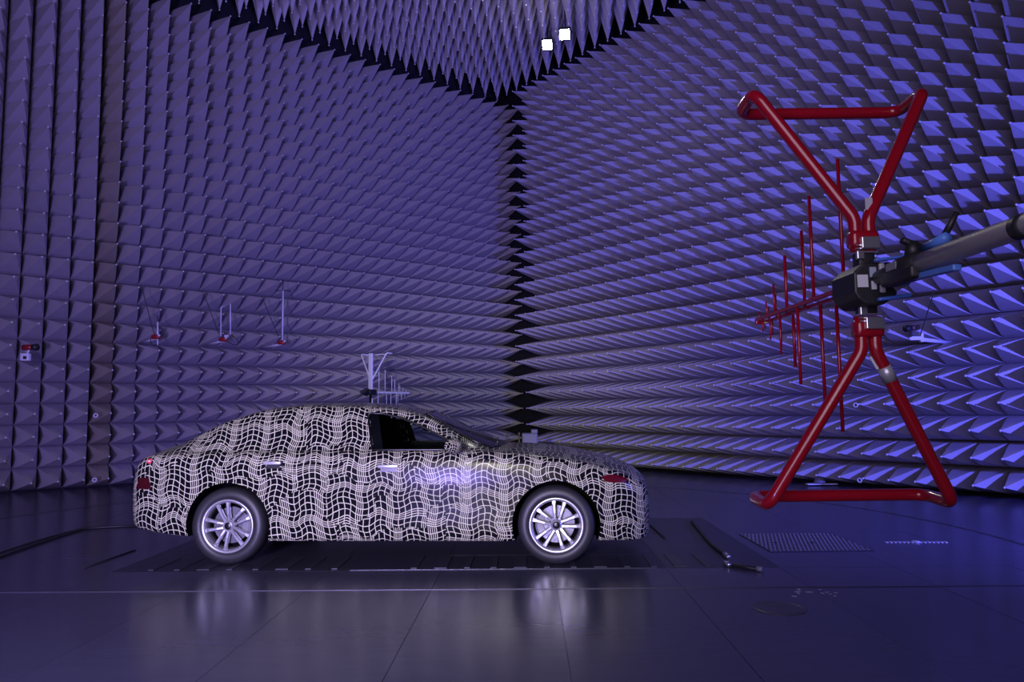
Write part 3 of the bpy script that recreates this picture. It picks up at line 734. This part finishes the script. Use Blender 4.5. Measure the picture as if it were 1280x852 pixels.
red_body(t); obj('rod', tube([rel(t, 197, 402), rel(t, 197, 431)], .016, 8), M_WHT, t, True); obj('rod_tip', tube([rel(t, 197, 394), rel(t, 197, 402)], .008, 6), M_CBL, t)
obj('cable', tube([rel(t, 177, 357), rel(t, 190, 408), rel(t, 194, 420)], .008, 6), M_CBL, t); obj('cable_loop', tube([rel(t, 189, 421), rel(t, 188, 428), rel(t, 192, 432), rel(t, 199, 430)], .008, 6), M_CBL, t); arm(t, WV, DEPTH)
t, p = wall_item('loop_sensor', 'white rectangular loop sensor with red box, middle of three on the left wall', 279, 424)
red_body(t); obj('loop_frame', tube([rel(t, 276, 420), rel(t, 276.3, 384), rel(t, 288, 379.5), rel(t, 288, 418)], .012, 8), M_WHT, t, True); obj('connector', box(rel(t, 283, 420), (.08, .05, .05), None, .01), M_WHT, t)
obj('cable', tube([rel(t, 254, 365), rel(t, 274, 418)], .008, 6), M_CBL, t); obj('cable_loop', tube([rel(t, 284, 426), rel(t, 292, 431), rel(t, 298, 430), rel(t, 297, 424), rel(t, 290, 419)], .008, 6), M_CBL, t); arm(t, WV, DEPTH)
t, p = wall_item('rod_sensor', 'tall white rod sensor with crosspiece and red box, rightmost of three on the left wall', 352, 428)
red_body(t); obj('rod', tube([rel(t, 353.8, 363), rel(t, 353, 425)], .017, 8), M_WHT, t, True); obj('rod_tip', tube([rel(t, 353.8, 350), rel(t, 353.8, 363)], .008, 6), M_CBL, t); obj('crosspiece', tube([rel(t, 344, 363), rel(t, 364, 363.5)], .008, 6), M_CBL, t)
obj('cable', tube([rel(t, 327, 370), rel(t, 348, 420)], .008, 6), M_CBL, t); arm(t, WV, DEPTH)
t, p = wall_item('wall_camera', 'red and black camera above a white box on the far left wall', 38, 434, cat='camera')
obj('camera_body', tube([(-.12, 0, 0), (.06, -.02, 0)], .05, 12), M_REDB, t, True); obj('camera_lens', tube([(.05, -.02, 0), (.14, -.03, .0)], [.052, .06], 12), M_BLKP, t, True)
jb = obj('junction_box', box(rel(t, 32, 446), (.15, .08, .13), None, .012), M_WHT, t, True); obj('box_plug', box(rel(t, 32, 447) + Vector((.02, -.05, 0)), (.05, .03, .05), None, .006), M_BLKP, jb); obj('stay', tube([(0, 0, 0), rel(t, 32, 446)], .014, 8), M_WHT, t); arm(t, WV, DEPTH)
t, p = wall_item('wall_camera', 'dark camera on a white bracket on the right wall beside the red antenna', 1140, 410, hit_right, cat='camera')
obj('camera_body', tube([(-.04, .0, 0), (.12, .06, .02)], .045, 12), mat('camera_brown', (.09, .05, .035), .4), t, True); obj('camera_lens', tube([(-.12, -.03, -.01), (-.03, 0, 0)], [.05, .052], 12), M_BLKP, t, True)
b0 = rel(t, 1138, 421, hit_right); b1 = rel(t, 1152, 424, hit_right, 0); b2 = hit_right(1156, 424, -.05) - t.location + U * .75
obj('bracket', box((b0 + b1) / 2, ((b1 - b0).length, .03, .06), None, .008), M_WHT, t); obj('bracket_plate', box(b1 + Vector((0, 0, .03)), (.05, .05, .14), None, .008), M_WHT, t); obj('wall_arm', tube([b1, b1 + U * (DEPTH + .02)], .032, 8), M_WHT, t, True)
obj('stay', tube([(0, 0, 0), b0], .016, 8), M_BLKP, t); obj('cable', tube([rel(t, 1168, 362, hit_right), rel(t, 1150, 420, hit_right)], .008, 6), M_CBL, t)
for px, py, hit, par, nrm in ((119.5, 519, hit_left, wall_left, WV), (118, 599.5, hit_left, wall_left, WV), (1069.5, 506, hit_right, wall_right, -U), (1074.5, 600, hit_right, wall_right, -U)):
    p = hit(px, py, .02); x, y = frame_from(nrm)
    o = obj('ring_plug', tube([p + (x * math.cos(a) + y * math.sin(a)) * .032 for a in [2 * math.pi * k / 16 for k in range(16)]], .011, 6, True), M_WHT, par, True); obj('ring_stem', tube([p + x * .03, p - nrm * (DEPTH + .02) + x * .03], .008, 6), M_BLKP, o)
# ---------------------------------------------------------------- ceiling floods
def floodlight(px, py, label):
    p = at_z(px, py, CEIL_TIP - .12); t = thing('floodlight', label, 'lamp', p, 0, 'ceiling floodlights')
    d = (CAMP + Vector((-1, 3, -3)) - p).normalized(); q = d.to_track_quat('-Z', 'Y'); R = q.to_matrix()
    obj('housing', box(R @ Vector((0, 0, .06)), (.26, .26, .12), R, .02), M_BLKP, t, True)
    obj('lamp_glass', box(R @ Vector((0, 0, -.006)), (.2, .2, .012), R, .004), mat('lamp_lit', (1, 1, 1), .4, emit=(1, .97, .93), estr=60), t)
    obj('yoke', tube([R @ Vector((-.15, 0, .05)), R @ Vector((-.15, 0, .2)), R @ Vector((.15, 0, .2)), R @ Vector((.15, 0, .05))], .012, 8), M_BLKP, t)
    obj('drop_rod', tube([R @ Vector((0, 0, .2)), R @ Vector((0, 0, .2)) + Vector((.0, .0, .06)), Vector((0, .1, CEIL_Z - p.z - .03))], .014, 8), M_BLKP, t)
    l = lamp('flood_light_beam', 'SPOT', p + d * .06, p + d * 5, 110, (1, .96, .9), .1, 150, .6); l.parent = t; l.location = d * .06
    return p
p1 = floodlight(684, 56, 'lit white floodlight below the ceiling, left one of the pair')
p2 = floodlight(706, 43, 'lit white floodlight below the ceiling, right one of the pair')
# ---------------------------------------------------------------- loose things on the floor
def ground(pts, z=.012): return [Vector((*at_z(x, y).xy, z)) for x, y in pts]
t = thing('black_hose', 'long black hose piece with metal end lying behind the grating plate', 'hose', at_z(888, 676))
def grel(t, pts, z): return [p - t.location for p in ground(pts, z)]
obj('hose', tube(bend(grel(t, [(865, 653), (874, 664), (890, 683), (909, 697)], .017), .3), .017, 10), M_CBL, t, True); obj('metal_end', tube(grel(t, [(906, 695), (911, 699)], .022), .022, 12), M_ALU, t, True)
t = thing('black_hose', 'short black hose piece with metal end lying nearer the camera', 'hose', at_z(930, 711))
obj('hose', tube(bend(grel(t, [(908, 707), (922, 709.5), (951, 714)], .017), .3), .017, 10), M_CBL, t, True); obj('metal_end', tube(grel(t, [(906, 706), (912, 709)], .022), .021, 12), M_ALU, t, True); obj('end_cap', tube(grel(t, [(946, 713.5), (953, 714.5)], .021), .021, 10), mat('cap_grey', (.2, .2, .22), .4), t, True)
tag(obj('floor_cable', tube(bend(ground([(-120, 742), (0, 697), (60, 676), (104, 662), (128, 660), (190, 657)], .013), .8), .013, 8), M_CBL, None, True), 'thick black cable running along the floor from the left edge to the car tail', 'cable')
tag(obj('floor_cable', tube(bend(ground([(-120, 734), (0, 691), (60, 672), (104, 660.5)], .008), .8), .008, 8), M_CBL, None, True), 'thinner black cable lying just behind the thick one on the left floor', 'cable')
tag(obj('floor_slot', tube(ground([(106, 710), (169, 688)], .007), .007, 8), M_CBL, None, True), 'thin black slot in the floor near the rear wheel', 'rod')  # raised black bar standing in for a slot in the floor
tag(obj('floor_slot', tube(ground([(812, 656), (831, 673)], .010), .010, 8), M_CBL, None, True), 'thin black slot in the floor beside the front bumper', 'rod')  # black bar drawn in place of a slit in the floor
t = thing('floor_stand', 'small white plate with grey puck by the foot of the right wall', 'plate', at_z(1027, 606))
obj('base_plate', box((0, 0, .02), (.52, .12, .02), None, .004), M_WHT, t); obj('puck', tube([(-.03, 0, .03), (-.03, 0, .13)], [.10, .08], 14), mat('puck_grey', (.2, .2, .24), .5), t, True)
# equipment in the corner beyond the bonnet
p = at_z(662, 509.9 + 1.39 * F_PX / 14.2); p = Vector((at_y(662, 545, 14.2).x, 14.2, 0))
t = thing('equipment_cabinet', 'pale equipment cabinet in the corner beyond the bonnet', 'cabinet', p)
hz = at_y(662, 541, 14.2).z; cb = obj('cabinet_body', box((0, 0, hz / 2), (.30, .35, hz), None, .02), mat('cabinet_pale', (.22, .21, .25), .45), t); obj('cabinet_door', box((0, -.18, hz / 2 + .02), (.25, .014, hz - .12), None, .004), mat('cabinet_pale', (.4, .38, .46)), cb); obj('top_box', box((.09, 0, hz + .035), (.12, .3, .07), None, .01), mat('cabinet_pale', (.2, .2, .2)), t)
t = thing('equipment_rack', 'dark cable rack left of the pale cabinet in the corner', 'rack', Vector((at_y(641, 545, 14.3).x, 14.3, 0)))
for sx in (-.12, .12): obj('upright', box((sx, 0, .46), (.03, .3, .92)), M_BLKP, t)
for k in range(5): obj('shelf', box((0, 0, .1 + .19 * k), (.24, .3, .02)), M_BLKP, t)
for k in range(4): obj('cable_coil', tube([(-.02 + .09 * math.cos(a), -.05 + .09 * math.sin(a), .13 + .19 * k + .01 * math.sin(3 * a)) for a in [2 * math.pi * q / 12 for q in range(12)]], .022, 6, True), M_CBL, t, True)
